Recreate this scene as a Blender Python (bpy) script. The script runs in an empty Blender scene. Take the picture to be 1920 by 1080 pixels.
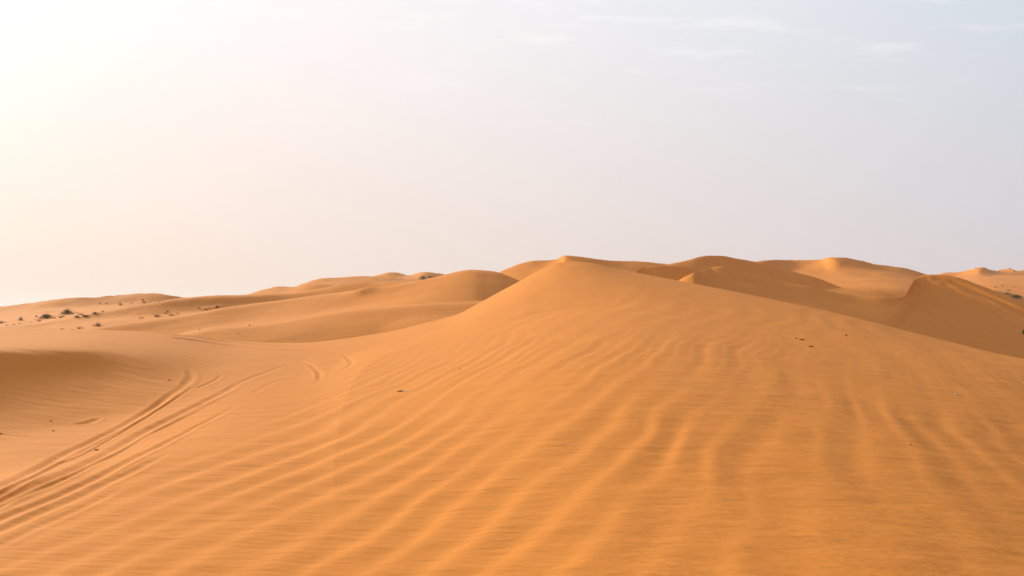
import bpy, math, random
import numpy as np

# ------------------------------------------------------------------ camera, sky, sun, exposure
scene = bpy.context.scene
COL = scene.collection
F = 1920 * 28.0 / 36.0           # focal length in photo pixels
HY = 572.0                       # photo row of the horizon
CZ = 2.5                         # eye height above the sand at the camera
cam_d = bpy.data.cameras.new('camera'); cam = bpy.data.objects.new('camera', cam_d); COL.objects.link(cam)
cam.location = (0, 0, CZ); cam.rotation_euler = (math.radians(90), 0, 0)
cam_d.lens = 28.0; cam_d.sensor_width = 36.0; cam_d.shift_y = (HY - 540.0) / 1920.0
cam_d.clip_start = 0.05; cam_d.clip_end = 20000.0
cam_d.dof.use_dof = True; cam_d.dof.focus_distance = 60.0; cam_d.dof.aperture_fstop = 2.0
scene.camera = cam

SUN_AZ = math.radians(-50.0)     # from the view direction, negative = left
SUN_EL = math.radians(19.0)
SD = (math.sin(SUN_AZ) * math.cos(SUN_EL), math.cos(SUN_AZ) * math.cos(SUN_EL), math.sin(SUN_EL))
sun_d = bpy.data.lights.new('sun', 'SUN'); sun = bpy.data.objects.new('sun', sun_d); COL.objects.link(sun)
sun_d.energy = 5.0; sun_d.angle = math.radians(6.0); sun_d.color = (1.0, 0.90, 0.70)
from mathutils import Vector
sun.rotation_euler = Vector(SD).to_track_quat('Z', 'Y').to_euler()

scene.view_settings.view_transform = 'Standard'; scene.view_settings.look = 'None'
scene.view_settings.exposure = 0.17; scene.view_settings.gamma = 1.0

world = bpy.data.worlds.new('World'); scene.world = world; world.use_nodes = True
def build_world():
    nt = world.node_tree; nt.nodes.clear()
    N = nt.nodes.new; L = nt.links.new
    def math_(op, a, b=None, c=None, clamp=False):
        n = N('ShaderNodeMath'); n.operation = op; n.use_clamp = clamp
        for i, v in enumerate((a, b, c)):
            if v is None: continue
            if isinstance(v, (int, float)): n.inputs[i].default_value = v
            else: L(v, n.inputs[i])
        return n.outputs[0]
    def vmath(op, a, b):
        n = N('ShaderNodeVectorMath'); n.operation = op
        for i, v in enumerate((a, b)):
            if isinstance(v, tuple): n.inputs[i].default_value = v
            else: L(v, n.inputs[i])
        return n
    def mix(f, a, b, mode='MIX'):
        n = N('ShaderNodeMix'); n.data_type = 'RGBA'; n.blend_type = mode
        if isinstance(f, (int, float)): n.inputs[0].default_value = f
        else: L(f, n.inputs[0])
        for i, v in ((6, a), (7, b)):
            if isinstance(v, tuple): n.inputs[i].default_value = (*v, 1)
            else: L(v, n.inputs[i])
        return n.outputs[2]
    tc = N('ShaderNodeTexCoord'); D = tc.outputs['Generated']
    dsr = vmath('DOT_PRODUCT', D, SD).outputs['Value']
    ds = math_('MAXIMUM', dsr, 0.0)
    sep = N('ShaderNodeSeparateXYZ'); L(D, sep.inputs[0])
    ez = math_('MAXIMUM', sep.outputs[2], 0.0)
    # colours away from the sun and towards it, at the horizon and 21 degrees up
    hor = mix(ds, (0.69, 0.635, 0.69), (1.00, 0.79, 0.655))
    top = mix(ds, (0.57, 0.71, 0.81), (1.13, 1.05, 1.05))
    upf = math_('SMOOTH_MIN', math_('MULTIPLY', ez, 2.7), 1.0, 0.3)
    c = mix(upf, hor, top)
    zen = mix(ds, (0.34, 0.39, 0.48), (0.66, 0.68, 0.74))
    zf = math_('MULTIPLY', math_('SUBTRACT', ez, 0.38), 2.6, clamp=True)
    c = mix(zf, c, zen)
    away = math_('MULTIPLY', math_('SUBTRACT', 0.15, dsr), 1.6, clamp=True)
    c = mix(away, c, (0.52, 0.49, 0.50))
    # hazy glow round the sun
    g1 = math_('MULTIPLY', math_('POWER', ds, 14.0), 0.10)
    g2 = math_('MULTIPLY', math_('POWER', ds, 90.0), 0.9)
    glow = N('ShaderNodeVectorMath'); glow.operation = 'SCALE'; glow.inputs[0].default_value = (1.0, 0.82, 0.66)
    L(math_('ADD', g1, g2), glow.inputs[3])
    c = mix(1.0, c, glow.outputs[0], 'ADD')
    # thin wisps of high cloud
    inv = math_('DIVIDE', 1.0, math_('ADD', ez, 0.10))
    pl = N('ShaderNodeVectorMath'); pl.operation = 'SCALE'; L(D, pl.inputs[0]); L(inv, pl.inputs[3])
    mp = N('ShaderNodeMapping'); mp.inputs['Scale'].default_value = (1.5, 3.6, 0.0); mp.inputs['Location'].default_value = (3.3, 1.2, 0.0)
    mp.inputs['Rotation'].default_value = (0, 0, math.radians(-28))
    L(pl.outputs[0], mp.inputs[0])
    nz = N('ShaderNodeTexNoise'); nz.inputs['Scale'].default_value = 2.0; nz.inputs['Detail'].default_value = 9; nz.inputs['Roughness'].default_value = 0.62
    L(mp.outputs[0], nz.inputs['Vector'])
    m = math_('MULTIPLY', math_('SUBTRACT', nz.outputs[0], 0.535), 8.0, clamp=True)
    hi = math_('MULTIPLY', math_('SUBTRACT', ez, 0.20), 7.0, clamp=True)
    m = math_('MULTIPLY', m, math_('MULTIPLY', hi, 0.4))
    c = mix(m, c, (1.06, 1.04, 1.02))
    sky = N('ShaderNodeTexSky'); sky.sky_type = 'NISHITA'; sky.sun_disc = False
    sky.sun_elevation = SUN_EL; sky.sun_rotation = SUN_AZ; sky.dust_density = 5.0; sky.air_density = 1.0
    b1 = N('ShaderNodeBackground'); L(sky.outputs[0], b1.inputs[0]); b1.inputs[1].default_value = 0.035
    b2 = N('ShaderNodeBackground'); L(c, b2.inputs[0]); b2.inputs[1].default_value = SKY_K
    ad = N('ShaderNodeMixShader'); ad.inputs[0].default_value = 0.92; L(b1.outputs[0], ad.inputs[1]); L(b2.outputs[0], ad.inputs[2])
    out = N('ShaderNodeOutputWorld'); L(ad.outputs[0], out.inputs[0])
SKY_K = 0.92
build_world()

# ------------------------------------------------------------------ helpers
def hash2(ix, iy, seed):
    h = (ix.astype(np.int64) * 374761393 + iy.astype(np.int64) * 668265263 + seed * 974711) & 0xffffffff
    h = ((h ^ (h >> 13)) * 1274126177) & 0xffffffff
    return ((h ^ (h >> 16)) & 0xffffff) / float(0xffffff)
def noise(x, y, seed=0):
    ix = np.floor(x); iy = np.floor(y); fx = x - ix; fy = y - iy
    fx = fx * fx * fx * (fx * (fx * 6 - 15) + 10); fy = fy * fy * fy * (fy * (fy * 6 - 15) + 10)
    a = hash2(ix, iy, seed); b = hash2(ix + 1, iy, seed); c = hash2(ix, iy + 1, seed); d = hash2(ix + 1, iy + 1, seed)
    return (a + (b - a) * fx) * (1 - fy) + (c + (d - c) * fx) * fy - 0.5
def fbm(x, y, seed=0, octv=4):
    s = 0; a = 1.0
    for i in range(octv):
        s = s + a * noise(x, y, seed + i * 17); x = x * 2.03 + 5.1; y = y * 2.03 - 3.7; a *= 0.5
    return s
def pchip(xk, yk, x):
    xk = np.asarray(xk, float); yk = np.asarray(yk, float); x = np.clip(x, xk[0], xk[-1])
    h = np.diff(xk); d = np.diff(yk) / h; n = len(xk); m = np.zeros(n)
    for i in range(1, n - 1):
        if d[i - 1] * d[i] > 0:
            w1 = 2 * h[i] + h[i - 1]; w2 = h[i] + 2 * h[i - 1]
            m[i] = (w1 + w2) / (w1 / d[i - 1] + w2 / d[i])
    m[0] = d[0]; m[-1] = d[-1]
    i = np.clip(np.searchsorted(xk, x) - 1, 0, n - 2)
    t = (x - xk[i]) / h[i]
    return ((2 * t**3 - 3 * t**2 + 1) * yk[i] + (t**3 - 2 * t**2 + t) * h[i] * m[i] +
            (-2 * t**3 + 3 * t**2) * yk[i + 1] + (t**3 - t**2) * h[i] * m[i + 1])
def sstep(a, b, x):
    t = np.clip((x - a) / (b - a), 0, 1); return t * t * (3 - 2 * t)
def tag(o, label=None, cat=None, group=None, kind=None):
    if label: o['label'] = label
    if cat: o['category'] = cat
    if group: o['group'] = group
    if kind: o['kind'] = kind
    return o

# ------------------------------------------------------------------ terrain: polar grid round the viewpoint
deg = math.radians
th = np.concatenate([np.linspace(-180, -60, 50)[:-1], np.linspace(-60, -36, 100)[:-1], np.linspace(-36, 36, 1440)[:-1],
                     np.linspace(36, 60, 100)[:-1], np.linspace(60, 180, 50)]) * math.pi / 180
r1 = 0.4 * np.exp(np.linspace(0, math.log(4 / 0.4), 60))[:-1]
r2 = 4.0 * np.exp(np.arange(0, math.log(75 / 4.0), 0.0040))
r3 = r2[-1] * np.exp(np.arange(0.0036, math.log(220 / r2[-1]), 0.0036))
r3 = np.concatenate([r3, r3[-1] * np.exp(np.arange(0.0075, math.log(500 / r3[-1]), 0.0075))])
r4 = r3[-1] * np.exp(np.linspace(0, math.log(9000 / r3[-1]), 70))[1:]
RR = np.concatenate([r1, r2, r3, r4])
NT, NR = len(th), len(RR)
thc = np.clip(th, -deg(50), deg(50))
PX = 960 + F * np.tan(thc); COSC = np.cos(thc)

def lay(knots):      # knots: px, crest row, crest depth, [(d, h)...] = drop h at distance d in front of the crest
    out = []; last = None
    for k in knots:
        pr = k[3] if len(k) > 3 else last
        last = pr; out.append((k[0], k[1], k[2], pr))
    return out
SPREAD = (0.5, 1.5, 4.0, 9.0)
def blur_cols(A, sg):
    n = int(3 * sg) + 1; k = np.exp(-0.5 * (np.arange(-n, n + 1) / sg)**2); k /= k.sum()
    B = np.pad(A, ((n, n), (0, 0)), mode='edge'); L = B.shape[0] + 2 * n
    f = np.fft.irfft(np.fft.rfft(B, L, axis=0) * np.fft.rfft(k, L)[:, None], L, axis=0)
    return f[2 * n:2 * n + A.shape[0]]
def layer_field(knots, lee=0.35, foot=0.25, fadeL=False, fadeR=False, rnd=0.6, spread=0.45):
    knots = lay(knots)
    xs = [k[0] for k in knots]
    y = pchip(xs, [k[1] for k in knots], PX); Y = pchip(xs, [k[2] for k in knots], PX)
    zc = CZ + (HY - y) / F * Y
    if fadeL: zc = zc - np.maximum(0, xs[0] - PX) * 0.03
    if fadeR: zc = zc - np.maximum(0, PX - xs[-1]) * 0.03
    Rc = Y / COSC
    n = len(knots[0][3])
    dk = [pchip(xs, [k[3][i][0] for k in knots], PX) for i in range(n)]
    hk = [pchip(xs, [k[3][i][1] for k in knots], PX) for i in range(n)]
    Z = np.empty((NT, NR)); DD = np.empty((NT, NR))
    for j in range(NT):
        D = Rc[j] - RR; DD[j] = D
        ds_ = np.array([0.0] + [d[j] for d in dk]); hs = np.array([0.0] + [h[j] for h in hk])
        h = pchip(ds_, hs, D)
        over = D - ds_[-1]
        h = np.where(over > 0, hs[-1] + over * foot, h)
        Z[j] = zc[j] - h
    # the face evens out sideways with distance from its crest
    R0 = float(np.median(Rc[(PX > xs[0]) & (PX < xs[-1])])); step = R0 * deg(0.05)
    lv = [0.0]; fs = [Z]
    for sm in SPREAD:
        lv.append(sm); fs.append(blur_cols(Z, sm / step))
    want = spread * np.maximum(DD, 0)
    out = Z.copy()
    for i in range(len(lv) - 1):
        w = np.clip((want - lv[i]) / (lv[i + 1] - lv[i]), 0, 1)
        out = out * (1 - w) + fs[i + 1] * w
    b = np.maximum(-DD, 0); rnd = max(min(rnd, .4), .0022 * R0)
    return out - lee * (np.sqrt(b * b + rnd * rnd) - rnd)

# --- foreground: own profile table  px: (crest row, crest depth, [(fraction of crest depth, z)...])
def YZ(Yc, pts): return [(0, 0)] + [(a / Yc, b) for a, b in pts]
FG = {
 -500: (613, 23, YZ(23, [(3, 0), (7, -.02), (9, -.3), (10.3, -.3), (11.5, 0), (12.7, .6), (13.6, 1.2), (14.5, 1.4), (18, 1.6)])),
 0:    (614, 32, YZ(32, [(6, 0), (10.5, -.02), (13.5, -.22), (16, -.24), (18, -.04), (19.7, .32), (21.2, .76), (22.5, 1.22), (23.5, 1.3), (27, 1.42)])),
 150:  (616.5, 34.5, YZ(34.5, [(6, 0), (11.5, -.02), (15, -.26), (18, -.28), (20.2, -.02), (21.9, .31), (23.4, .66), (24.8, 1.09), (26, 1.18), (30, 1.33)])),
 260:  (619, 38, YZ(38, [(6, 0), (12.5, 0), (16.5, -.2), (19.6, -.22), (22, .02), (23.8, .25), (25.6, .56), (27.2, .82), (28.8, .92), (32, 1.07)])),
 345:  (625, 41, YZ(41, [(6, 0), (13, 0), (18, -.12), (21.5, -.13), (24, .02), (26.3, .17), (28.6, .40), (30.5, .56), (35, .79)])),
 430:  (639, 45, [(0, 0), (.15, 0), (.3, 0), (.45, .0), (.55, .02), (.62, .10), (.70, .20), (.80, .31), (.9, .40)]),
 550:  (643.5, 47, [(0, 0), (.15, 0), (.3, 0.01), (.45, 0.0), (.58, 0.02), (.65, .05), (.74, .11), (.86, .20)]),
 700:  (627, 50, [(0, 0), (.15, 0), (.3, .06), (.45, .10), (.58, .16), (.65, .20), (.74, .28), (.86, .44)]),
 800:  (605, 52, [(0, 0), (.15, 0), (.3, .16), (.45, .32), (.58, .50), (.65, .60), (.74, .76), (.86, 1.02)]),
 860:  (588, 53, [(0, 0), (.15, 0), (.3, .25), (.45, .5), (.6, .8), (.67, .95), (.77, 1.17), (.9, 1.6)]),
 900:  (567, 55, [(0, 0), (.15, 0), (.3, .35), (.45, .7), (.6, 1.12), (.67, 1.32), (.77, 1.66), (.9, 2.22)]),
 940:  (545.5, 56, [(0, 0), (.15, 0.02), (.3, .42), (.45, .86), (.6, 1.4), (.67, 1.68), (.77, 2.1), (.9, 2.9)]),
 975:  (527, 56, [(0, 0), (.15, .05), (.3, .5), (.45, 1.0), (.6, 1.65), (.67, 1.98), (.77, 2.5), (.9, 3.45)]),
 1020: (503, 57, [(0, 0), (.15, .06), (.3, .62), (.45, 1.22), (.6, 1.95), (.67, 2.33), (.77, 3.05), (.9, 4.25)]),
 1050: (492.5, 57, [(0, 0), (.15, .07), (.3, .68), (.45, 1.35), (.6, 2.1), (.67, 2.5), (.77, 3.3), (.9, 4.6)]),
 1078: (490.5, 57, [(0, 0), (.15, .07), (.3, .7), (.45, 1.4), (.6, 2.15), (.67, 2.57), (.77, 3.4), (.9, 4.72)]),
 1110: (493.5, 56.6, [(0, 0), (.15, .07), (.3, .7), (.45, 1.38), (.6, 2.13), (.67, 2.55), (.77, 3.35), (.9, 4.6)]),
 1150: (502, 56, [(0, 0), (.15, .07), (.3, .66), (.45, 1.3), (.6, 2.05), (.67, 2.42), (.77, 3.15), (.9, 4.3)]),
 1200: (512.5, 54, [(0, 0), (.15, .06), (.3, .6), (.45, 1.2), (.6, 1.87), (.67, 2.2), (.77, 2.85), (.9, 3.9)]),
 1300: (532, 50.5, [(0, 0), (.15, .04), (.3, .48), (.45, 1.0), (.6, 1.58), (.67, 1.88), (.77, 2.4), (.9, 3.25)]),
 1400: (551.5, 47, [(0, 0), (.15, .02), (.3, .36), (.45, .8), (.6, 1.3), (.67, 1.55), (.77, 1.98), (.9, 2.7)]),
 1500: (571, 43.5, [(0, 0), (.15, .0), (.3, .25), (.45, .6), (.6, 1.0), (.67, 1.2), (.77, 1.57), (.9, 2.16)]),
 1600: (594, 40, [(0, 0), (.15, 0), (.3, .15), (.45, .4), (.6, .72), (.67, .88), (.77, 1.17), (.9, 1.62)]),
 1750: (632, 35.5, [(0, 0), (.15, -.03), (.3, -.02), (.45, .10), (.6, .32), (.67, .46), (.77, .65), (.9, .92)]),
 1920: (672, 31, [(0, 0), (.15, -.08), (.3, -.22), (.45, -.2), (.6, -.08), (.67, 0), (.77, .13), (.9, .33)]),
 2400: (735, 26, [(0, 0), (.15, -.3), (.3, -.6), (.45, -.75), (.6, -.8), (.67, -.8), (.77, -.75), (.9, -.6)]),
}
FG[-780] = FG[-500]; FG[2690] = FG[2400]
def fg_field():
    xs = sorted(FG)
    fr = np.linspace(0, 1, 61)
    T = np.array([pchip([p[0] for p in FG[k][2]] + [1.0], [p[1] for p in FG[k][2]] + [CZ + (HY - FG[k][0]) / F * FG[k][1]], fr) for k in xs])
    for q, k in enumerate(xs):
        zc_ = CZ + (HY - FG[k][0]) / F * FG[k][1]
        T[q] += 0.07 * (max(zc_, 3.0) if k > 1150 else max(0, zc_)) * np.sin(math.pi * fr)**1.2 * float(sstep(820, 1000, k))
    Yc = pchip(xs, [FG[k][1] for k in xs], PX)
    yc = pchip(xs, [FG[k][0] for k in xs], PX)
    tab = np.array([pchip(xs, T[:, i], PX) for i in range(61)]).T
    tab[:, -1] = CZ + (HY - yc) / F * Yc
    Z = np.empty((NT, NR)); BB = np.empty((NT, NR)); SL = np.empty((NT, 1))
    for j in range(NT):
        Rc = Yc[j] / COSC[j]
        f = RR / Rc
        z = pchip(fr, tab[j], f)
        b = RR - Rc
        slope_lee = 0.22 + 0.25 * sstep(800, 1000, PX[j])
        Z[j] = z
        BB[j] = b; SL[j] = slope_lee
    step = 45 * deg(0.05); lv = [0.0, .8, 2.5, 5.0]; fs = [Z] + [blur_cols(Z, q / step) for q in lv[1:]]
    want = 0.28 * np.maximum(-BB, 0) * sstep(3, 12, RR)[None, :] * sstep(500, 760, PX)[:, None]
    want = np.maximum(want, 1.1 * sstep(14, 22, RR)[None, :] * (sstep(120, 240, PX) * (1 - sstep(500, 700, PX)))[:, None])
    out = Z.copy()
    for i in range(3):
        w = np.clip((want - lv[i]) / (lv[i + 1] - lv[i]), 0, 1); out = out * (1 - w) + fs[i + 1] * w
    b = np.maximum(BB, 0)
    return out - SL * (np.sqrt(b * b + .25) - .5)
P = lambda *a: list(a)
LAYERS = {}
def smooth_cols(Z, s):        # light smoothing across columns and rows (knots of the foreground table)
    k = np.exp(-0.5 * (np.arange(-3 * s, 3 * s + 1) / s)**2); k /= k.sum()
    A = np.apply_along_axis(lambda v: np.convolve(np.pad(v, 3 * s, mode='edge'), k, 'valid'), 0, Z)
    return A
XY_x = np.sin(th)[:, None] * RR[None, :]; XY_y = np.cos(th)[:, None] * RR[None, :]

fields = []; names = []
def add(name, Z, label): fields.append(Z); names.append((name, label))

add('foreground_dune', fg_field(), 'large rippled orange sand dune filling the foreground and rising to a rounded peak')
add('low_dune', layer_field([
 (280, 640, 56, P((2, .05), (6, .5), (12, 1.5), (25, 4))), (345, 626, 60), (400, 614.5, 62), (470, 610, 64), (520, 605, 66), (560, 598, 68), (600, 590, 70),
 (680, 580, 72, P((3, .10), (8, .9), (14, 2.2), (25, 5))), (760, 574, 74), (860, 566, 76), (960, 562, 78), (1060, 580, 80)], lee=0.03, fadeL=True, fadeR=True, rnd=3),
 'low smooth dune with a soft lit crest just behind the foreground hollow')
add('middle_dune', layer_field([
 (60, 630, 74, P((1.5, .12), (5, .9), (9, 1.7), (18, 2.4), (30, 4))), (160, 617, 78), (250, 603, 82), (300, 597, 84), (350, 590, 86), (420, 576, 88), (470, 569, 90), (540, 561, 91),
 (600, 553, 92, P((2.5, .10), (7, .9), (11, 1.8), (17, 2.3), (30, 3.3))), (700, 540.5, 92, P((3.5, .15), (8, 1.2), (12, 1.95), (18, 2.4), (30, 3.6))), (760, 530, 92),
 (820, 517.5, 92, P((2.5, .22), (7, .85), (12, 1.6), (20, 2.8), (30, 4.1))), (860, 508, 92), (885, 504.5, 92), (920, 506.5, 93), (950, 515, 93), (985, 530, 92), (1050, 560, 90)], lee=0.3, fadeL=True, fadeR=True, rnd=1.0),
 'broad sand dune with a long curved crest left of the foreground peak')
add('shaded_dune', layer_field([
 (-400, 622, 106, P((2, .15), (5, .5), (10, .9), (20, 1.3), (35, 2.3))), (0, 612, 110), (60, 606.5, 112), (120, 597.5, 115), (170, 588, 118),
 (230, 577, 122, P((1.5, .15), (5, 1.0), (9, 1.7), (16, 2.0), (30, 3.0))), (290, 566, 125), (340, 558.5, 128, P((2, .2), (6, 1.6), (9, 2.4), (16, 2.9), (30, 4.0))), (400, 554, 130), (480, 552, 132), (560, 549, 134),
 (600, 541, 134, P((1.5, .3), (6, 1.9), (12, 3.6), (18, 4.4), (30, 5))), (650, 531, 134), (690, 527, 134), (740, 528.5, 130), (800, 526, 128), (880, 530, 126)], lee=0.2, fadeR=True, rnd=1.0),
 'sand dune with a brown shaded face behind the scattered shrubs')
add('lit_mound', layer_field([(520, 552, 180, P((2, .3), (8, 1.3), (20, 3), (30, 5))), (550, 543, 180), (580, 534.5, 180), (605, 533, 180), (640, 539, 180), (690, 550, 180)], fadeL=True, fadeR=True, lee=.2, rnd=2),
 'small pale sand mound between darker dunes on the left')
add('far_left_dune', layer_field([
 (-400, 585, 190, P((4, .5), (12, 1.5), (30, 2.1), (75, 3.0), (100, 4))), (0, 574, 190), (50, 569, 190), (100, 562, 190), (130, 559, 190, P((4, .75), (12, 2.2), (30, 2.8), (75, 3.5), (100, 4.5))), (180, 558, 192), (200, 555, 195), (250, 551, 200), (280, 550.3, 200), (310, 553, 200), (360, 560, 205), (450, 577, 205)], fadeR=True, lee=.2),
 'long low dune on the left with shrubs scattered at its foot')
add('distant_dune', layer_field([
 (300, 585, 255, P((3, .5), (12, 1.8), (30, 3.5), (60, 6), (90, 9))), (430, 560, 258), (480, 547, 260), (500, 542, 260), (520, 537.5, 260), (550, 537, 262), (570, 531, 264), (590, 524.5, 265), (610, 521, 266), (640, 519.5, 268), (670, 518, 270), (700, 518.5, 270), (740, 520, 270), (800, 522, 270), (850, 528, 270)], fadeL=True, fadeR=True),
 'distant dune ridge with a gently stepped skyline left of centre')
add('distant_peaks', layer_field([
 (640, 530, 330, P((3, .6), (15, 3.2), (30, 5.5), (60, 9), (90, 12))), (690, 520, 330), (715, 514, 330), (728, 510.3, 328), (742, 510.2, 328), (757, 513.5, 328), (770, 515, 326), (785, 511.5, 318), (797, 509.8, 316), (810, 510.8, 316), (826, 513.5, 318), (870, 522, 320)], fadeL=True, fadeR=True, lee=.45),
 'pair of small distant dune peaks behind the green bush')
add('pointed_dune', layer_field([
 (860, 550, 135, P((1, .27), (6, 1.8), (15, 4.0), (30, 5.9), (50, 8))), (915, 521, 135), (933, 511, 135), (950, 503, 136), (975, 493.5, 136), (1000, 488.5, 136), (1040, 486.3, 136), (1060, 479, 130), (1085, 481.5, 130), (1110, 485, 130), (1150, 489, 131), (1200, 490.3, 132), (1240, 493, 132), (1300, 501, 132), (1380, 520, 132)], fadeL=True, fadeR=True, lee=.5, rnd=.3),
 'dune with a small pointed top peeking over the foreground peak')
add('facet_dune', layer_field([
 (1140, 560, 84, P((1, .3), (4, 1.35), (8, 2.4), (16, 4.2), (30, 7))), (1186, 512, 83), (1200, 501, 87), (1206, 498, 88), (1240, 496, 89), (1280, 500, 91), (1315, 507, 93), (1360, 518, 94), (1450, 550, 94)], fadeL=True, fadeR=True, lee=.4, rnd=.3),
 'dune with a tiny bright facet right of the foreground peak')
add('right_dune', layer_field([
 (1240, 545, 80, P((1, .27), (4, 1.08), (8, 1.95), (16, 3.5), (30, 6.4))), (1300, 511, 80), (1320, 506, 83), (1338, 499.5, 85), (1350, 499.5, 85), (1380, 508, 85), (1420, 519, 84.5), (1470, 530, 84), (1520, 538, 83.5), (1560, 547, 83), (1600, 552, 83), (1650, 556.5, 82.5), (1680, 557.5, 83), (1692, 555, 85), (1700, 546, 87.5), (1706, 536, 90), (1712, 528, 93), (1724, 520, 97), (1740, 516, 97.5, P((1, .22), (4, 1.0), (8, 1.9), (16, 3.5), (30, 6.1))), (1770, 517, 97.3), (1800, 523, 96.5), (1830, 533, 95.5), (1850, 540, 94.7), (1880, 552, 93.5), (1920, 567, 91), (2100, 610, 86), (2500, 650, 75)], fadeL=True, lee=.4, rnd=.25, spread=.8),
 'long shaded dune with a knife-edge crest and wheel tracks on the right')
add('round_dune', layer_field([
 (1170, 515, 122, P((1, .35), (5, 2.0), (12, 3.8), (25, 5.5), (50, 8))), (1230, 497, 112), (1262, 493, 112), (1290, 487.5, 113), (1310, 481.5, 114), (1328, 478.8, 115), (1350, 479.3, 116), (1380, 484.3, 117), (1420, 492.5, 118), (1450, 500, 118), (1480, 508, 117), (1530, 521, 115), (1570, 537, 113), (1620, 560, 110)], fadeL=True, fadeR=True, lee=.3, rnd=.4),
 'rounded dune on the skyline whose ridge slopes down to the right')
add('bowl_dune', layer_field([
 (1340, 525, 200, P((2, .3), (9, 2.6), (25, 5.5), (60, 7.7), (100, 9.9), (110, 11), (130, 14))), (1400, 495, 200), (1430, 488.5, 200), (1460, 487.3, 204, P((2, .4), (10, 3.4), (25, 5.6), (60, 7.6), (105, 9.9), (114, 11), (130, 14))), (1500, 487.2, 208), (1535, 486.5, 206), (1556, 482.8, 197), (1575, 483, 195, P((1.5, .5), (8, 2.6), (25, 5.0), (60, 7.4), (102, 9.9), (112, 11.5), (130, 15))), (1610, 488, 195), (1650, 497, 195, P((1.5, .5), (8, 1.9), (22, 3.1), (60, 5.9), (97, 8.1), (106, 9.7), (125, 14))), (1690, 502, 194, P((1.5, .4), (8, 1.5), (22, 2.3), (60, 4.1), (92, 5.6), (101, 8.3), (120, 13))), (1720, 509.5, 193), (1742, 516, 192), (1800, 530, 190)], fadeL=True, fadeR=True, lee=.3, rnd=.4),
 'high skyline dune above a bright scooped bowl of sand on the right')
add('far_right_dunes', layer_field([
 (1650, 535, 420, P((3, 1.2), (15, 3.5), (60, 6.5), (160, 11), (260, 16.5))), (1755, 516.5, 420), (1770, 511.8, 418), (1790, 511.5, 415), (1820, 505.5, 410), (1838, 501.5, 405), (1850, 503.5, 405), (1865, 507.3, 410), (1876, 504, 425), (1886, 501, 425), (1895, 503, 420), (1907, 507.3, 415), (1930, 507, 415), (2050, 505, 415), (2300, 520, 415)], fadeL=True, lee=.3),
 'pale far dunes with two small peaks on the right skyline')
fl = -3.8 - 1.5 * sstep(300, 3000, RR)[None, :] + 1.2 * fbm(XY_x / 60, XY_y / 60, 5) * sstep(60, 150, RR)[None, :]
add('desert_floor', fl, 'open sandy desert floor running to the horizon')

S = np.stack(fields)                         # smooth union of the dunes
kk = (0.02 + 0.04 * sstep(30, 90, RR))[None, None, :]
mx = S.max(0); own = S.argmax(0)
Z = mx + kk[0] * np.log(np.exp(np.maximum((S - mx) / kk, -30)).sum(0))
del S, fields
# uneven wind-worked surface, growing with distance
RG = RR[None, :]
amp = np.clip(RG / 60.0, 0.15, 5) * (1 - 0.6 * sstep(150, 400, RG))
Z = Z + 0.10 * amp * fbm(XY_x / (9 + 0 * RG), XY_y / 14, 11, 3) * sstep(6, 20, RG) + 0.05 * np.clip(RG / 90, 0, 2) * fbm(XY_x / 3.0 + XY_y / 9, XY_y / 6.0, 31, 3) * sstep(50, 80, RG)
far = sstep(150, 260, RG)
Z = Z + far * (1 - sstep(900, 2000, RG)) * 1.3 * np.where(own == 13, 1, 0.25) * (0.35 - np.abs(fbm(XY_x / 22 + XY_y / 60, XY_y / 45, 77, 4)))

def locate(px, py):          # first point of the sand seen at a photo pixel
    t = math.atan((px - 960) / F); j = int(np.argmin(np.abs(th - t)))
    Y = RR * math.cos(t)
    row = HY - (Z[j] - CZ) / Y * F
    hit = np.nonzero((row <= py) & (RR > 3))[0]
    i = hit[0] if len(hit) else NR - 60
    if i > 0 and row[i] != row[i - 1]:
        f_ = np.clip((row[i - 1] - py) / (row[i - 1] - row[i]), 0, 1)
    else: f_ = 1
    R = RR[i - 1] + (RR[i] - RR[i - 1]) * f_; z = Z[j, i - 1] + (Z[j, i] - Z[j, i - 1]) * f_
    return R * math.sin(t), R * math.cos(t), z

# --- big ripples of the foreground dune
def ripples():
    m = (own == 0) & (RG < 70)
    x = XY_x[m]; y = XY_y[m]; r = np.hypot(x, y)
    u = x + 0.30 * fbm(x / 1.6, y / 4.0, 3, 2) * 1.1
    mf = lambda q: 0.12 + 0.28 * sstep(-8, 3, q)
    x0 = u.copy()
    for _ in range(12): x0 = 0.5 * x0 + 0.5 * (u - mf(x0) * (y - 13))
    s = x0 + 0.45 * noise(x / 3.0, y / 4.6, 8) + 0.13 * noise(x / 1.1, y / 1.6, 9)
    lam = 0.70
    ph = 2 * math.pi * s / lam
    w = np.sin(ph + 0.25 * np.sin(ph))
    pxx = 960 + F * x / np.maximum(y, .1)
    ph2 = 2 * math.pi * s / 0.40; k2 = sstep(11, 27, y)
    w = w * (1 - .75 * k2) + .55 * k2 * np.sin(ph2 + .3 * np.sin(ph2))
    a = 0.25 + 1.5 * np.clip(noise(x / 1.8, y / 3.0, 21) + 0.45, 0, 1)
    # quieter to the right, absent in the left hollow and valley
    edge = 620 - 14 * (y - 8)
    a = a * (1 - 0.58 * sstep(1050, 1600, pxx)) * sstep(-5.7, -4.6, x) * (1 - sstep(24, 46, y)) * (1 - .75 * sstep(18, 30, y) * sstep(930, 1080, pxx))
    out = np.zeros_like(Z); out[m] = 0.0100 * a * w
    s2 = x * 0.95 - y * 0.36 + 1.6 * noise(x / 4, y / 6, 14)
    out[m] += 0.008 * np.sin(2 * math.pi * s2 / 1.4) * (.3 + noise(x / 3, y / 4, 15) + .3) * sstep(700, 1100, pxx) * (1 - sstep(35, 50, y))
    return out

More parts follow.
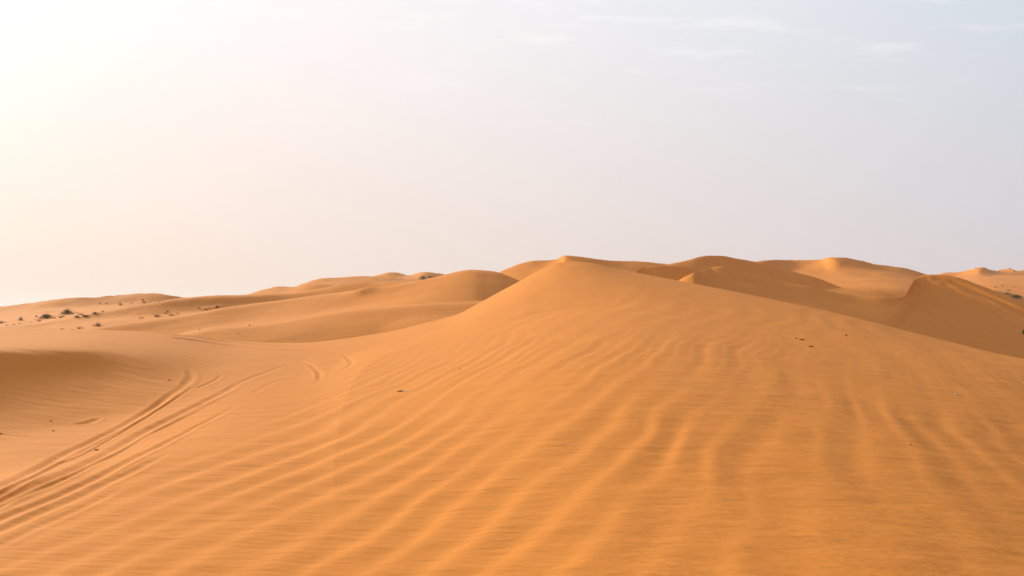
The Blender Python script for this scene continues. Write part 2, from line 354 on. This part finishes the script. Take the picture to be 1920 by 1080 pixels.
# --- wheel tracks and little scarps
def groove(out, pts, w, depth, berm=0.4, world=False, wob=0.04, seed=0, fade=True, asym=0.0):
    W = np.array([locate(*p)[:2] for p in pts]); depth = depth * .80
    # smooth the path
    t = np.concatenate([[0], np.cumsum(np.hypot(*np.diff(W, axis=0).T))]); n = 60
    tt = np.linspace(0, t[-1], n); WX = pchip(t, W[:, 0], tt); WY = pchip(t, W[:, 1], tt)
    rad = 4 * w
    m = (XY_x > WX.min() - rad) & (XY_x < WX.max() + rad) & (XY_y > WY.min() - rad) & (XY_y < WY.max() + rad)
    x = XY_x[m]; y = XY_y[m]
    best = np.full(x.shape, 1e9); sd = np.zeros_like(x); al = np.zeros_like(x)
    for i in range(n - 1):
        dx = WX[i + 1] - WX[i]; dy = WY[i + 1] - WY[i]; L2 = dx * dx + dy * dy + 1e-9
        q = np.clip(((x - WX[i]) * dx + (y - WY[i]) * dy) / L2, 0, 1)
        ex = x - WX[i] - q * dx; ey = y - WY[i] - q * dy
        d = np.hypot(ex, ey); b = d < best
        best[b] = d[b]; sd[b] = np.sign(ex * dy - ey * dx)[b]; al[b] = (tt[i] + q[b] * (tt[i + 1] - tt[i]))
    sg = best * sd + wob * noise(x / .8, y / .8, 60 + seed)
    u = sg / w
    prof = -np.exp(-u * u) + berm * (np.exp(-(np.abs(u) - 1.7)**2 * 2.2)) * (1 + asym * np.sign(u))
    if fade:
        e = min(5.0, t[-1] * .35); prof = prof * sstep(0, min(0.6, e), al) * sstep(0, e, t[-1] - al)
    prof = prof * (0.85 + 0.4 * noise(x / 1.5, y / 1.5, 90 + seed))
    out[m] += depth * prof

def all_tracks():
    o = np.zeros_like(Z)
    g = lambda *a, **k: groove(o, *a, **k)
    g([(-60, 938), (0, 911), (125, 850), (225, 800), (300, 755), (345, 722), (356, 708)], .10, .050, seed=1, fade=True, asym=.5)
    g([(-60, 952), (0, 926), (125, 866), (225, 814), (300, 768), (350, 735), (390, 712)], .045, .022, seed=2)
    g([(-60, 962), (0, 936), (100, 895), (200, 850), (280, 805), (350, 770), (430, 730), (455, 717)], .13, .070, seed=3, asym=.5)
    g([(-60, 978), (0, 952), (100, 909), (200, 862), (290, 812), (370, 772), (440, 738)], .045, .022, seed=4)
    g([(-60, 1000), (0, 975), (150, 912), (250, 860), (350, 810), (415, 776), (450, 755)], .085, .034, seed=5, asym=.3)
    g([(-60, 1022), (0, 996), (100, 953), (200, 908), (280, 868), (340, 838)], .075, .022, seed=6)
    g([(-60, 1050), (0, 1022), (100, 975), (200, 930), (260, 900)], .07, .013, seed=61)
    g([(365, 730), (400, 715), (418, 700)], .07, .022, seed=7)
    g([(420, 735), (455, 715), (500, 698), (540, 684), (575, 680)], .10, .020, seed=71)
    g([(470, 740), (520, 715), (570, 706), (610, 708)], .10, .014, seed=72)
    g([(345, 725), (357, 708), (355, 694), (345, 684)], .12, .030, seed=73)
    g([(555, 675), (575, 681), (592, 692), (600, 704), (596, 714), (582, 724)], .10, .040, seed=8, asym=.8, berm=.25)
    g([(600, 660), (640, 665), (657, 676), (655, 686), (635, 697), (612, 708)], .10, .036, seed=9, asym=.8, berm=.25)
    if 0: g([(470, 665), (520, 672), (545, 690), (520, 715), (470, 740)], .20, .035, seed=10)
    g([(290, 624), (340, 628), (400, 637), (460, 644), (520, 648), (600, 651), (680, 650)], .22, .055, seed=11, wob=.08)
    g([(320, 633), (380, 640), (440, 649), (520, 655), (600, 658), (660, 664)], .20, .050, seed=12, wob=.08)
    # right dune
    g([(1745, 522), (1770, 526), (1800, 535), (1840, 552), (1880, 568), (1925, 592), (1980, 615)], 0.76, 0.288, seed=13)
    g([(1760, 529), (1800, 545), (1840, 562), (1880, 582), (1925, 604), (1980, 630)], 0.57, 0.160, seed=14)
    g([(1780, 543), (1820, 560), (1860, 581), (1900, 602), (1960, 632)], 0.47, 0.160, seed=15)
    g([(1775, 523), (1810, 535), (1850, 553), (1890, 572), (1940, 597)], 0.47, 0.192, seed=16)
    g([(1700, 570), (1730, 580), (1760, 592), (1785, 604)], 0.76, 0.288, seed=17)
    g([(1770, 603), (1820, 622), (1870, 643), (1930, 666)], 0.47, 0.160, seed=18)
    g([(1800, 600), (1850, 620), (1900, 640), (1960, 665)], 0.38, 0.112, seed=19)
    g([(1690, 600), (1740, 622), (1790, 642)], 0.47, 0.128, seed=20)
    # faint old track and drag marks on the big dune
    g([(1440, 618), (1500, 640), (1560, 655), (1620, 669), (1680, 680)], .10, .012, seed=21)
    g([(1460, 628), (1530, 650), (1600, 668), (1650, 678)], .08, .010, seed=22)
    g([(152, 795), (166, 793), (180, 787)], .10, .035, seed=23, fade=False)
    return o
def mounds():                # sand piled up round the larger shrubs
    o = np.zeros_like(Z)
    for px, py, w, h in ((87, 596, 1.3, .35), (125, 589, 1.5, .45), (160, 594, .9, .2), (39, 601, .6, .15), (294, 594, .7, .2), (184, 611, .6, .12), (321, 592, .8, .2), (407, 578, .8, .2), (385, 580, .8, .15), (226, 572, .8, .2), (178, 589, .8, .2), (680, 548, 1.4, .35), (1905, 559, 2.5, .4), (270, 567, .9, .2)):
        x, y, z = locate(px, py)
        o += h * np.exp(-((XY_x - x)**2 + ((XY_y - y - w * .3) * .8)**2) / w**2)
    return o
DZ = ripples() + all_tracks() + mounds()
Z2 = Z + DZ

# ------------------------------------------------------------------ materials
class NB:
    def __init__(s, name):
        s.m = bpy.data.materials.new(name); s.m.use_nodes = True; s.nt = s.m.node_tree; s.nt.nodes.clear()
        s.out = s.n('ShaderNodeOutputMaterial'); s.b = s.n('ShaderNodeBsdfPrincipled'); s.l(s.b.outputs[0], s.out.inputs[0])
        s.co = s.n('ShaderNodeTexCoord').outputs['Object']
    def n(s, t): return s.nt.nodes.new(t)
    def l(s, a, b): s.nt.links.new(a, b)
    def mapping(s, sc, rot=0, loc=(0, 0, 0)):
        m = s.n('ShaderNodeMapping'); m.inputs['Scale'].default_value = sc; m.inputs['Rotation'].default_value = (0, 0, rot); m.inputs['Location'].default_value = loc
        s.l(s.co, m.inputs[0]); return m.outputs[0]
    def noise(s, v, scale, det=4, rough=.55, dist=0.0):
        n = s.n('ShaderNodeTexNoise'); n.inputs['Scale'].default_value = scale; n.inputs['Detail'].default_value = det
        n.inputs['Roughness'].default_value = rough; n.inputs['Distortion'].default_value = dist; s.l(v, n.inputs['Vector']); return n.outputs[0]
    def math(s, op, a, b=0.0, c=0.0, clamp=False):
        n = s.n('ShaderNodeMath'); n.operation = op; n.use_clamp = clamp
        for i, v in enumerate((a, b, c)):
            if isinstance(v, (int, float)): n.inputs[i].default_value = v
            else: s.l(v, n.inputs[i])
        return n.outputs[0]
    def mix(s, f, a, b):
        n = s.n('ShaderNodeMix'); n.data_type = 'RGBA'
        if isinstance(f, (int, float)): n.inputs[0].default_value = f
        else: s.l(f, n.inputs[0])
        for i, v in ((6, a), (7, b)):
            if isinstance(v, tuple): n.inputs[i].default_value = (*v, 1)
            else: s.l(v, n.inputs[i])
        return n.outputs[2]

def sand_material():
    s = NB('sand')
    big = s.noise(s.mapping((.05, .03, .05)), 1.0, 4)
    mid = s.noise(s.mapping((.9, .35, .5), deg(-20)), 1.0, 5)
    grain = s.noise(s.co, 160.0, 2)
    c = s.mix(s.math('MULTIPLY_ADD', big, 1.6, -.3, clamp=True), (0.67, 0.230, 0.030), (0.63, 0.240, 0.058))
    c = s.mix(s.math('MULTIPLY_ADD', mid, 1.6, -.35, clamp=True), c, (0.71, 0.262, 0.044))
    c = s.mix(s.math('MULTIPLY', grain, .22), c, (0.42, 0.15, 0.035))
    s.l(c, s.b.inputs['Base Color']); s.b.inputs['Roughness'].default_value = 0.95; s.b.inputs['Specular IOR Level'].default_value = 0.15
    at = s.n('ShaderNodeAttribute'); at.attribute_name = 'ripple'
    # fine wind ripples, lines running across and slightly towards the viewer on the right
    warp = s.noise(s.mapping((.8, .8, .8)), 1.0, 3)
    warp2 = s.noise(s.mapping((3.0, 3.0, 3.0)), 1.0, 2)
    fa = s.n('ShaderNodeAttribute'); fa.attribute_name = 'flow'; flow_ = fa.outputs['Fac']
    sep = s.n('ShaderNodeSeparateXYZ'); s.l(s.co, sep.inputs[0])
    def along(kx, kf, kz=0.0):
        c_ = s.n('ShaderNodeCombineXYZ'); s.l(s.math('MULTIPLY', sep.outputs[0], kx), c_.inputs[0]); s.l(s.math('MULTIPLY', flow_, kf), c_.inputs[1]); c_.inputs[2].default_value = kz
        return c_.outputs[0]
    ph = s.math('ADD', s.math('MULTIPLY', flow_, 2 * math.pi / .15), s.math('ADD', s.math('MULTIPLY', warp, 22.0), s.math('MULTIPLY', warp2, 5.0)))
    w = s.math('SINE', ph)
    patch = s.math('MULTIPLY_ADD', s.noise(along(.9, .45), 1.0, 3), 3.2, -1.15, clamp=True)
    h1 = s.math('MULTIPLY', s.math('MULTIPLY', w, .0012), s.math('MULTIPLY_ADD', patch, .85, .15))
    st = s.noise(along(1.3, 4.0, 3.0), 1.0, 5, .62)
    st = s.math('POWER', s.math('MULTIPLY_ADD', st, 2.2, -.55, clamp=True), 1.6)
    side = s.math('MULTIPLY_ADD', sep.outputs[0], .2, .75, clamp=True)
    h2 = s.math('MULTIPLY', s.math('MULTIPLY', st, s.math('MULTIPLY_ADD', patch, .013, .006)), s.math('MAXIMUM', side, .15))
    gr = s.math('MULTIPLY', s.noise(s.co, 45.0, 3, .7), .0018)
    h = s.math('ADD', s.math('ADD', h1, h2), gr)
    h = s.math('MULTIPLY', h, at.outputs['Fac'])
    h = s.math('ADD', h, s.math('MULTIPLY', s.noise(s.mapping((.6, 1.6, 1), deg(15)), 1.0, 5, .6), .05))
    bp = s.n('ShaderNodeBump'); bp.inputs['Strength'].default_value = 1.0; bp.inputs['Distance'].default_value = 1.0
    s.l(h, bp.inputs['Height']); s.l(bp.outputs[0], s.b.inputs['Normal'])
    return s.m
SAND = sand_material()

def plant_material(name, c1, c2, sc=30):
    s = NB(name); n = s.noise(s.co, sc, 3)
    s.l(s.mix(s.math('MULTIPLY_ADD', n, 2.2, -.6, clamp=True), c1, c2), s.b.inputs['Base Color']); s.b.inputs['Roughness'].default_value = .75
    s.b.inputs['Specular IOR Level'].default_value = .2
    return s.m
M_GREEN = plant_material('leaf_green', (0.055, 0.075, 0.018), (0.13, 0.14, 0.035), 3)
M_OLIVE = plant_material('leaf_olive', (0.10, 0.09, 0.03), (0.19, 0.15, 0.055), 3)
M_DRY = plant_material('dry_grass', (0.26, 0.15, 0.06), (0.40, 0.24, 0.10), 4)
M_TWIG = plant_material('twig', (0.13, 0.075, 0.035), (0.22, 0.13, 0.06), 10)
M_STONE = plant_material('stone', (0.055, 0.035, 0.022), (0.12, 0.075, 0.045), 40)
M_PALE = plant_material('pale_stone', (0.62, 0.50, 0.38), (0.72, 0.62, 0.50), 40)

# ------------------------------------------------------------------ terrain meshes: one per dune, sharing edges
dth = np.gradient(Z2, axis=0); 
X3 = np.stack([XY_x, XY_y, Z2], -1)
T1 = np.gradient(X3, axis=0); T2 = np.gradient(X3, axis=1)
NRM = np.cross(T1, T2); NRM /= np.linalg.norm(NRM, axis=-1, keepdims=True) + 1e-12
NRM *= np.sign(NRM[..., 2:3] + 1e-9)
NRM[0] = NRM[-1] = (NRM[0] + NRM[-1]) / 2
xp = np.maximum(XY_x, 0)
flow = XY_y + 1.25 * (np.sqrt(xp * xp + 12.0) - 12.0**.5) + 0.12 * XY_x
rip = (1 - sstep(38, 75, RG)) * np.ones_like(Z)
def build_terrain():
    ji = np.arange(NT - 1)[:, None] * NR + np.arange(NR - 1)[None, :]
    quads = np.stack([ji, ji + NR, ji + NR + 1, ji + 1], -1)       # normal up
    fo = own[:-1, :-1]
    V = X3.reshape(-1, 3); NN = NRM.reshape(-1, 3); RP = rip.reshape(-1); FL = flow.reshape(-1)
    for k, (nm, lb) in enumerate(names):
        q = quads[fo == k]
        if k == 0:                                                  # patch of sand right under the camera
            pass
        if len(q) == 0: continue
        ids, inv = np.unique(q, return_inverse=True)
        inv = inv.reshape(-1)
        me = bpy.data.meshes.new(nm); me.vertices.add(len(ids)); me.vertices.foreach_set('co', V[ids].astype(np.float32).ravel())
        me.loops.add(len(inv)); me.loops.foreach_set('vertex_index', inv.astype(np.int32))
        nf = len(q); me.polygons.add(nf); me.polygons.foreach_set('loop_start', np.arange(nf, dtype=np.int32) * 4)
        me.update(calc_edges=True)
        me.polygons.foreach_set('use_smooth', np.ones(nf, dtype=bool))
        a = me.attributes.new('ripple', 'FLOAT', 'POINT'); a.data.foreach_set('value', RP[ids].astype(np.float32))
        a = me.attributes.new('flow', 'FLOAT', 'POINT'); a.data.foreach_set('value', FL[ids].astype(np.float32))
        me.materials.append(SAND)
        me.normals_split_custom_set_from_vertices(NN[ids].astype(np.float32))
        o = bpy.data.objects.new(nm, me); COL.objects.link(o); tag(o, lb, 'sand dune' if k < len(names) - 1 else 'ground', kind='structure')
build_terrain()
# small cap closing the ring under the camera
def cap():
    j = np.arange(0, NT - 1, 10); v = [tuple(X3[i, 0]) for i in j]
    me = bpy.data.meshes.new('sand_cap'); me.from_pydata(v, [], [tuple(range(len(v)))[::-1]]); me.materials.append(SAND)
    o = bpy.data.objects.new('sand', me); COL.objects.link(o); tag(o, 'patch of sand right under the viewpoint', 'ground', kind='structure')
cap()
Z = Z2

# ------------------------------------------------------------------ plants and stones
class Mesh:
    def __init__(s): s.v = []; s.f = []
    def blade(s, p, d, L, w, bend, rng):
        d = Vector(d).normalized(); side = d.cross(Vector((0, 0, 1))); 
        if side.length < .1: side = Vector((1, 0, 0))
        side.normalize(); side = (side + d.cross(side) * rng.uniform(-1, 1)).normalized()
        n = 3; prev = None; q = Vector(p)
        for i in range(n + 1):
            t = i / n; ww = w * (1 - .85 * t)
            a = len(s.v); s.v += [tuple(q - side * ww), tuple(q + side * ww)]
            if prev is not None: s.f.append((prev, prev + 1, a + 1, a))
            prev = a
            q = q + d * (L / n); d = (d + Vector((0, 0, -bend / n)) + Vector((rng.uniform(-.12, .12), rng.uniform(-.12, .12), 0))).normalized()
        return q
    def stick(s, p, q, r0, r1):
        p = Vector(p); q = Vector(q); d = (q - p).normalized(); a = d.cross(Vector((.3, .2, 1))).normalized(); b = d.cross(a)
        i0 = len(s.v)
        for c, r in ((p, r0), (q, r1)):
            for k in range(5):
                t = k * 2 * math.pi / 5; s.v.append(tuple(c + a * math.cos(t) * r + b * math.sin(t) * r))
        for k in range(5): s.f.append((i0 + k, i0 + (k + 1) % 5, i0 + 5 + (k + 1) % 5, i0 + 5 + k))
    def leaf(s, c, L, rng):
        c = Vector(c); d = Vector((rng.gauss(0, 1), rng.gauss(0, 1), rng.gauss(.4, 1))).normalized(); e = d.cross(Vector((rng.gauss(0, 1), rng.gauss(0, 1), rng.gauss(0, 1)))).normalized()
        i = len(s.v); s.v += [tuple(c - d * L), tuple(c + e * L * .35), tuple(c + d * L), tuple(c - e * L * .35)]; s.f.append((i, i + 1, i + 2, i + 3))
    def build(s, name, mat, parent=None, loc=(0, 0, 0)):
        me = bpy.data.meshes.new(name); me.from_pydata(s.v, [], s.f); me.materials.append(mat)
        o = bpy.data.objects.new(name, me); COL.objects.link(o); o.parent = parent; o.location = loc
        return o

def tuft(px, py, w, h, mat, label, cat='dry shrub', name='grass_tuft', group=None, seed=0, dens=1.0):
    x, y, z = locate(px, py); W = w * y / F; H = h * y / F; rng = random.Random(seed)
    m = Mesh(); n = int(110 * dens)
    for i in range(n):
        a = rng.uniform(0, 2 * math.pi); r = math.sqrt(rng.random())
        p = (math.cos(a) * r * W * .28, math.sin(a) * r * W * .28, -.03)
        lean = r * 1.1 * W / (2 * H + .01)
        d = (math.cos(a) * lean + rng.gauss(0, .2), math.sin(a) * lean + rng.gauss(0, .2), 1)
        m.blade(p, d, H * rng.uniform(.6, 1.25), max(.008, H * .02) * rng.uniform(.7, 1.3), .5 * lean, rng)
    o = m.build(name, mat, None, (x, y, z)); tag(o, label, cat, group)
    return o
def bush(px, py, w, h, mat, label, cat='bush', name='desert_bush', seed=0, spiky=0, group=None, flat=.9, n=1500):
    x, y, z = locate(px, py); W = w * y / F; H = h * y / F; rng = random.Random(seed)
    e = bpy.data.objects.new(name, None); COL.objects.link(e); e.location = (x, y, z - .02); tag(e, label, cat, group)
    b = Mesh(); lf = Mesh(); tips = []
    for i in range(26):
        a = rng.uniform(0, 2 * math.pi); r = rng.uniform(.15, 1)
        tip = Vector((math.cos(a) * r * W * .46, math.sin(a) * r * W * .46, H * (1 - .55 * r * r) * rng.uniform(.55, 1.0)))
        mid = tip * .5 + Vector((rng.gauss(0, W * .04), rng.gauss(0, W * .04), H * .12))
        b.stick((rng.gauss(0, W * .05), rng.gauss(0, W * .05), -.05), mid, W * .012 + .008, W * .008 + .005); b.stick(mid, tip, W * .008 + .005, .006); tips.append((mid, tip))
    for i in range(spiky):
        a = rng.uniform(-.9, .9); d = Vector((math.sin(a) * .7, rng.gauss(0, .3), 1.0)).normalized()
        b.stick((rng.gauss(0, W * .04), 0, H * .2), d * H * rng.uniform(1.0, 1.5), .03, .012)
    for i in range(n):
        mid, tip = rng.choice(tips); t = rng.random()**.6
        if rng.random() < .55:
            a = rng.uniform(0, 2 * math.pi); r = math.sqrt(rng.random()); c = Vector((math.cos(a) * r * W * .5, math.sin(a) * r * W * .5, H * .75 * (1 - r * r) * rng.random()))
        else: c = mid + (tip - mid) * t + Vector((rng.gauss(0, W * .05), rng.gauss(0, W * .05), rng.gauss(0, H * .07)))
        if c.z < 0: c.z = abs(c.z) * .3
        lf.leaf(c, max(.035, W * .022) * rng.uniform(.6, 1.4), rng)
    b.build('branches', M_TWIG, e); lf.build('foliage', mat, e)
    return e
def stone(px, py, w, label, mat=None, seed=0, name='stone', cat='stone', asp=.55):
    import bmesh
    x, y, z = locate(px, py); r = w * y / F / 2; rng = random.Random(seed)
    bm = bmesh.new(); bmesh.ops.create_icosphere(bm, subdivisions=2, radius=1)
    for v in bm.verts:
        k = 1 + rng.uniform(-.22, .22); v.co = Vector((v.co.x * k * r, v.co.y * k * r * .8, v.co.z * k * r * asp))
    me = bpy.data.meshes.new(name); bm.to_mesh(me); bm.free(); me.materials.append(mat or M_STONE)
    o = bpy.data.objects.new(name, me); COL.objects.link(o); o.location = (x, y, z + r * asp * .4); o.rotation_euler.z = rng.uniform(0, 6)
    return tag(o, label, cat, 'small stones and debris on the sand')

G = 'shrubs scattered at the foot of the far left dune'
T = lambda *a, **k: tuft(*a, group=G, **k)
T(2, 606, 8, 6, M_OLIVE, 'small olive tuft cut by the left edge of the photo', seed=1)
T(11, 604, 11, 3, M_DRY, 'flat sprawling dry tuft beside the tuft at the left edge', seed=2)
T(13, 610, 8, 3, M_TWIG, 'low dark tuft nearest the crest below the left edge tufts', seed=3)
T(26, 608.5, 6, 2.5, M_DRY, 'faint dry wisp right of the left edge tufts', seed=4)
bush(39, 600.5, 11, 7, M_OLIVE, 'round dark shrub standing alone between the left edge tufts and the green mound', seed=5, group=G, n=500)
T(37, 606.5, 5, 2, M_DRY, 'tiny dry wisp directly below the lone round dark shrub', seed=6)
T(59, 604.5, 6, 2, M_DRY, 'tiny dry wisp halfway between the lone dark shrub and the green mound', seed=7)
T(68.5, 594.5, 4, 4.5, M_TWIG, 'small upright dark tuft just left of the green mound shrub', seed=8, dens=.7)
T(73.5, 602.5, 10, 5.5, M_DRY, 'spiky brown tuft just below the green mound shrub', seed=9)
bush(87, 596, 25, 8.5, M_OLIVE, 'wide low mound of olive green scrub, the widest shrub on the left', seed=10, group=G, n=1800)
T(102.5, 597, 5, 3, M_DRY, 'tiny tuft right of the green mound, left of the paired tufts', seed=11)
T(113, 596, 6, 4.5, M_TWIG, 'left one of two brown tufts below the tall spiky bush', seed=12)
T(118.5, 594, 7, 4, M_OLIVE, 'right one of two tufts tucked under the tall spiky bush', seed=13)
bush(125.5, 588.5, 24, 9, M_GREEN, 'tall dark green bush with bare twigs sticking up, tallest shrub on the left', seed=14, spiky=14, group=G, n=1600)
T(146, 587, 4, 2, M_TWIG, 'tiny dark speck of scrub right of the tall spiky bush', seed=15, dens=.5)
bush(145, 595.5, 13, 5, M_GREEN, 'low green shrub at the left end of the dark sprawling patch', seed=16, group=G, n=700)
bush(160, 593.5, 15, 4.5, M_OLIVE, 'dark sprawling shrub right of the low green shrub', seed=17, group=G, n=800)
bush(152, 590, 14, 2.5, M_OLIVE, 'thin line of scrub directly above the low green shrub', seed=18, group=G, n=400)
bush(178, 588.5, 11, 4.5, M_OLIVE, 'flat dark shrub right of the sprawling patch', seed=19, group=G, n=500)
T(193, 584.5, 8, 3.5, M_TWIG, 'small dark tuft between the flat dark shrub and the round one upslope', seed=20)
bush(225.5, 572, 8, 5.5, M_GREEN, 'small round dark green shrub alone on the upper slope', seed=21, group=G, n=500)
T(200, 570, 6, 3, M_DRY, 'faint dry tuft left of the small round green shrub upslope', seed=22)
T(187, 569, 5, 4, M_DRY, 'faint pale tuft farthest left on the upper dune slope', seed=23, dens=.5)
T(246, 568.5, 8, 3, M_DRY, 'dry brown tuft between the small round green shrub and the pair near the skyline', seed=24)
bush(268, 563.5, 8, 3.5, M_OLIVE, 'upper one of two stacked dark shrubs near the skyline', seed=25, group=G, n=400)
bush(270, 567.5, 7, 3.5, M_OLIVE, 'lower one of two stacked dark shrubs near the skyline', seed=26, group=G, n=400)
T(280, 563, 4, 2, M_DRY, 'tiny wisp right of the stacked shrubs near the skyline', seed=27, dens=.5)
T(299, 566.5, 4, 2, M_TWIG, 'tiny dark speck alone on the bright ridge right of the stacked shrubs', seed=28, dens=.5)
G2 = 'dry tufts along the base of the brown shaded face'
T = lambda *a, **k: tuft(*a, group=G2, **k)
T(184, 611, 10, 8, M_TWIG, 'upright bushy brown tuft on the lit ridge below the flat dark shrub', seed=30)
T(177, 611, 8, 4, M_DRY, 'short dry tuft touching the left side of the upright brown tuft', seed=31, dens=.6)
T(150, 616, 13, 6, M_DRY, 'reddish brown branching tuft at the crest left of the upright brown tuft', seed=32)
T(134.5, 617.5, 6, 2.5, M_DRY, 'tiny tuft on the crest between two larger crest tufts', seed=33)
T(115.5, 617, 7, 3, M_DRY, 'small low tuft on the crest, second from left', seed=34)
T(97, 616.5, 3, 2, M_TWIG, 'dark dot of scrub farthest left on the crest', seed=35, dens=.4)
T(265.5, 597, 11, 4.5, M_TWIG, 'dark brown tuft on the crest at the left end of the shaded face', seed=36)
T(294, 593.5, 13, 7, M_DRY, 'hazy round dry clump right of the dark brown crest tuft', seed=37)
T(314, 585.5, 5, 3.5, M_TWIG, 'small dark tuft above the forked sprawling one', seed=38)
T(321, 591, 10, 4, M_TWIG, 'forked sprawling brown tuft low on the shaded face', seed=39)
T(333, 588, 7, 3, M_TWIG, 'small tuft at the right tip of the forked sprawling one', seed=40)
T(310, 588, 5, 3, M_DRY, 'pale small tuft at the left tip of the forked sprawling one', seed=41)
T(373, 578.5, 5, 3, M_DRY, 'left small tuft of three on the right part of the shaded face', seed=42)
T(385.5, 580, 8, 3, M_TWIG, 'middle flat tuft of three on the right part of the shaded face', seed=43)
bush(407, 577, 11, 5.5, M_OLIVE, 'dark rounded shrub rightmost on the shaded brown face', seed=44, group=G2, n=400)
T = tuft
T(680, 547, 14, 2.6, M_DRY, 'thin strip of dry scrub in the dark hollow left of centre', seed=45)
bush(793, 523.5, 17, 8, M_GREEN, 'round green bush behind the dune crest left of centre', seed=46, n=1800)
bush(806, 520.5, 14, 4.5, M_OLIVE, 'low yellowish green bush attached to the right of the round crest bush', seed=47, n=900)
G3 = 'shrubs on the far right slopes'
bush(1905, 558, 22, 7, M_GREEN, 'dark green spreading bush low on the far right slope', seed=48, group=G3, n=2200)
bush(1888, 551, 14, 3, M_GREEN, 'flat green scrub just left of the dark green spreading bush', seed=49, group=G3, n=900)
bush(1921, 626, 10, 9, M_GREEN, 'green bush cut by the right edge of the photo', seed=50, group=G3, n=900)
T(1867, 539.5, 5, 3, M_TWIG, 'small dark tuft highest left on the far right sandy slope', seed=51, group=G3)
T(1880, 536.5, 5, 2.5, M_TWIG, 'tiny tuft right of the highest tuft on the far right slope', seed=52, group=G3)
T(1891, 545.5, 7, 3.5, M_TWIG, 'brown tuft just above the flat green scrub on the far right', seed=53, group=G3)
T(1901, 538.5, 8, 2.5, M_TWIG, 'dark tuft right of the tiny tuft on the far right slope', seed=54, group=G3)

stone(180.5, 844, 7, 'dark pebble lying between the wheel tracks', seed=1, asp=.4)
stone(95, 789.5, 4, 'tiny brown pebble in the left hollow, upper of two', seed=2)
stone(100, 808, 4, 'tiny brown pebble in the left hollow, lower of two', seed=3)
stone(2, 813.5, 4, 'tiny pebble in the left hollow at the photo edge', seed=4)
stone(317, 713, 4, 'tiny pebble near the curved end of the hollow', seed=5)
stone(357, 825, 2.6, 'tiny dark pebble alone right of the wheel tracks', seed=6)
stone(468, 610.5, 5, 'dark stone on the soft crest of the low dune', seed=7)
stone(446, 625, 3, 'tiny dark stone on the face of the low dune', seed=8)
stone(374, 618, 4, 'small stone at the left end of the low dune', seed=9)
stone(550, 635, 5, 'pale speck of stone at the foot of the low dune', M_PALE, seed=10)
stone(1586.5, 629, 5, 'single dark stone on the upper right of the big dune', seed=11)
stone(1792.5, 739, 7, 'whitish stone on the right flank of the big dune', M_PALE, seed=12, asp=.4)
stone(1708, 834, 4, 'small reddish dark pebble on the lower right flank', seed=13)
stone(863, 692.5, 5, 'tiny twig-like pebble in the middle of the rippled dune', seed=14, asp=.3)
stone(760, 733, 9, 'pale flat flake on the ripples left of the peak', M_PALE, seed=15, asp=.2)
def twig(px, py, w, label, seed):
    x, y, z = locate(px, py); W = w * y / F; rng = random.Random(seed); m = Mesh()
    for i in range(5):
        a = rng.uniform(-.5, .5); p = Vector((rng.uniform(-.3, .1) * W, rng.gauss(0, .06) * W, .01)); q = p + Vector((math.cos(a) * W * .6, math.sin(a) * W * .3, rng.uniform(.0, .28) * W))
        m.stick(p, q, .008, .005)
        m.stick(q, q + Vector((.15 * W, .1 * W, -.05 * W)), .005, .003)
    o = m.build('twig', M_TWIG, None, (x, y, z)); tag(o, label, 'twig', 'dry twigs on the big dune')
twig(1501, 638, 11, 'dark forked twig half buried on the big dune, left of the single stone', 1)
twig(1491, 635, 6, 'smaller twig touching the left side of the dark forked twig', 2)
twig(1519, 651, 9, 'thin twig on the faint track below the dark forked twig', 3)
twig(748, 735, 12, 'dry twig lying on the ripples beside a pale flake', 4)

# ------------------------------------------------------------------ desert haze
def haze():
    me = bpy.data.meshes.new('haze'); X = 9500; zb, zt = -12.0, 60.0
    v = [(x, y, z) for z in (zb, zt) for x, y in ((-X, -X), (X, -X), (X, X), (-X, X))]
    me.from_pydata(v, [], [(3, 2, 1, 0), (4, 5, 6, 7), (0, 1, 5, 4), (1, 2, 6, 5), (2, 3, 7, 6), (3, 0, 4, 7)])
    m = bpy.data.materials.new('haze'); m.use_nodes = True; nt = m.node_tree; nt.nodes.clear()
    o_ = nt.nodes.new('ShaderNodeOutputMaterial'); p = nt.nodes.new('ShaderNodeVolumePrincipled')
    p.inputs['Color'].default_value = (0.93, 0.90, 0.91, 1); p.inputs['Density'].default_value = HAZE; p.inputs['Anisotropy'].default_value = 0.2
    nt.links.new(p.outputs[0], o_.inputs['Volume']); me.materials.append(m)
    o = bpy.data.objects.new('haze', me); COL.objects.link(o); tag(o, 'thin pale haze over the whole desert', 'haze', kind='stuff')
HAZE = 0.00022
haze()
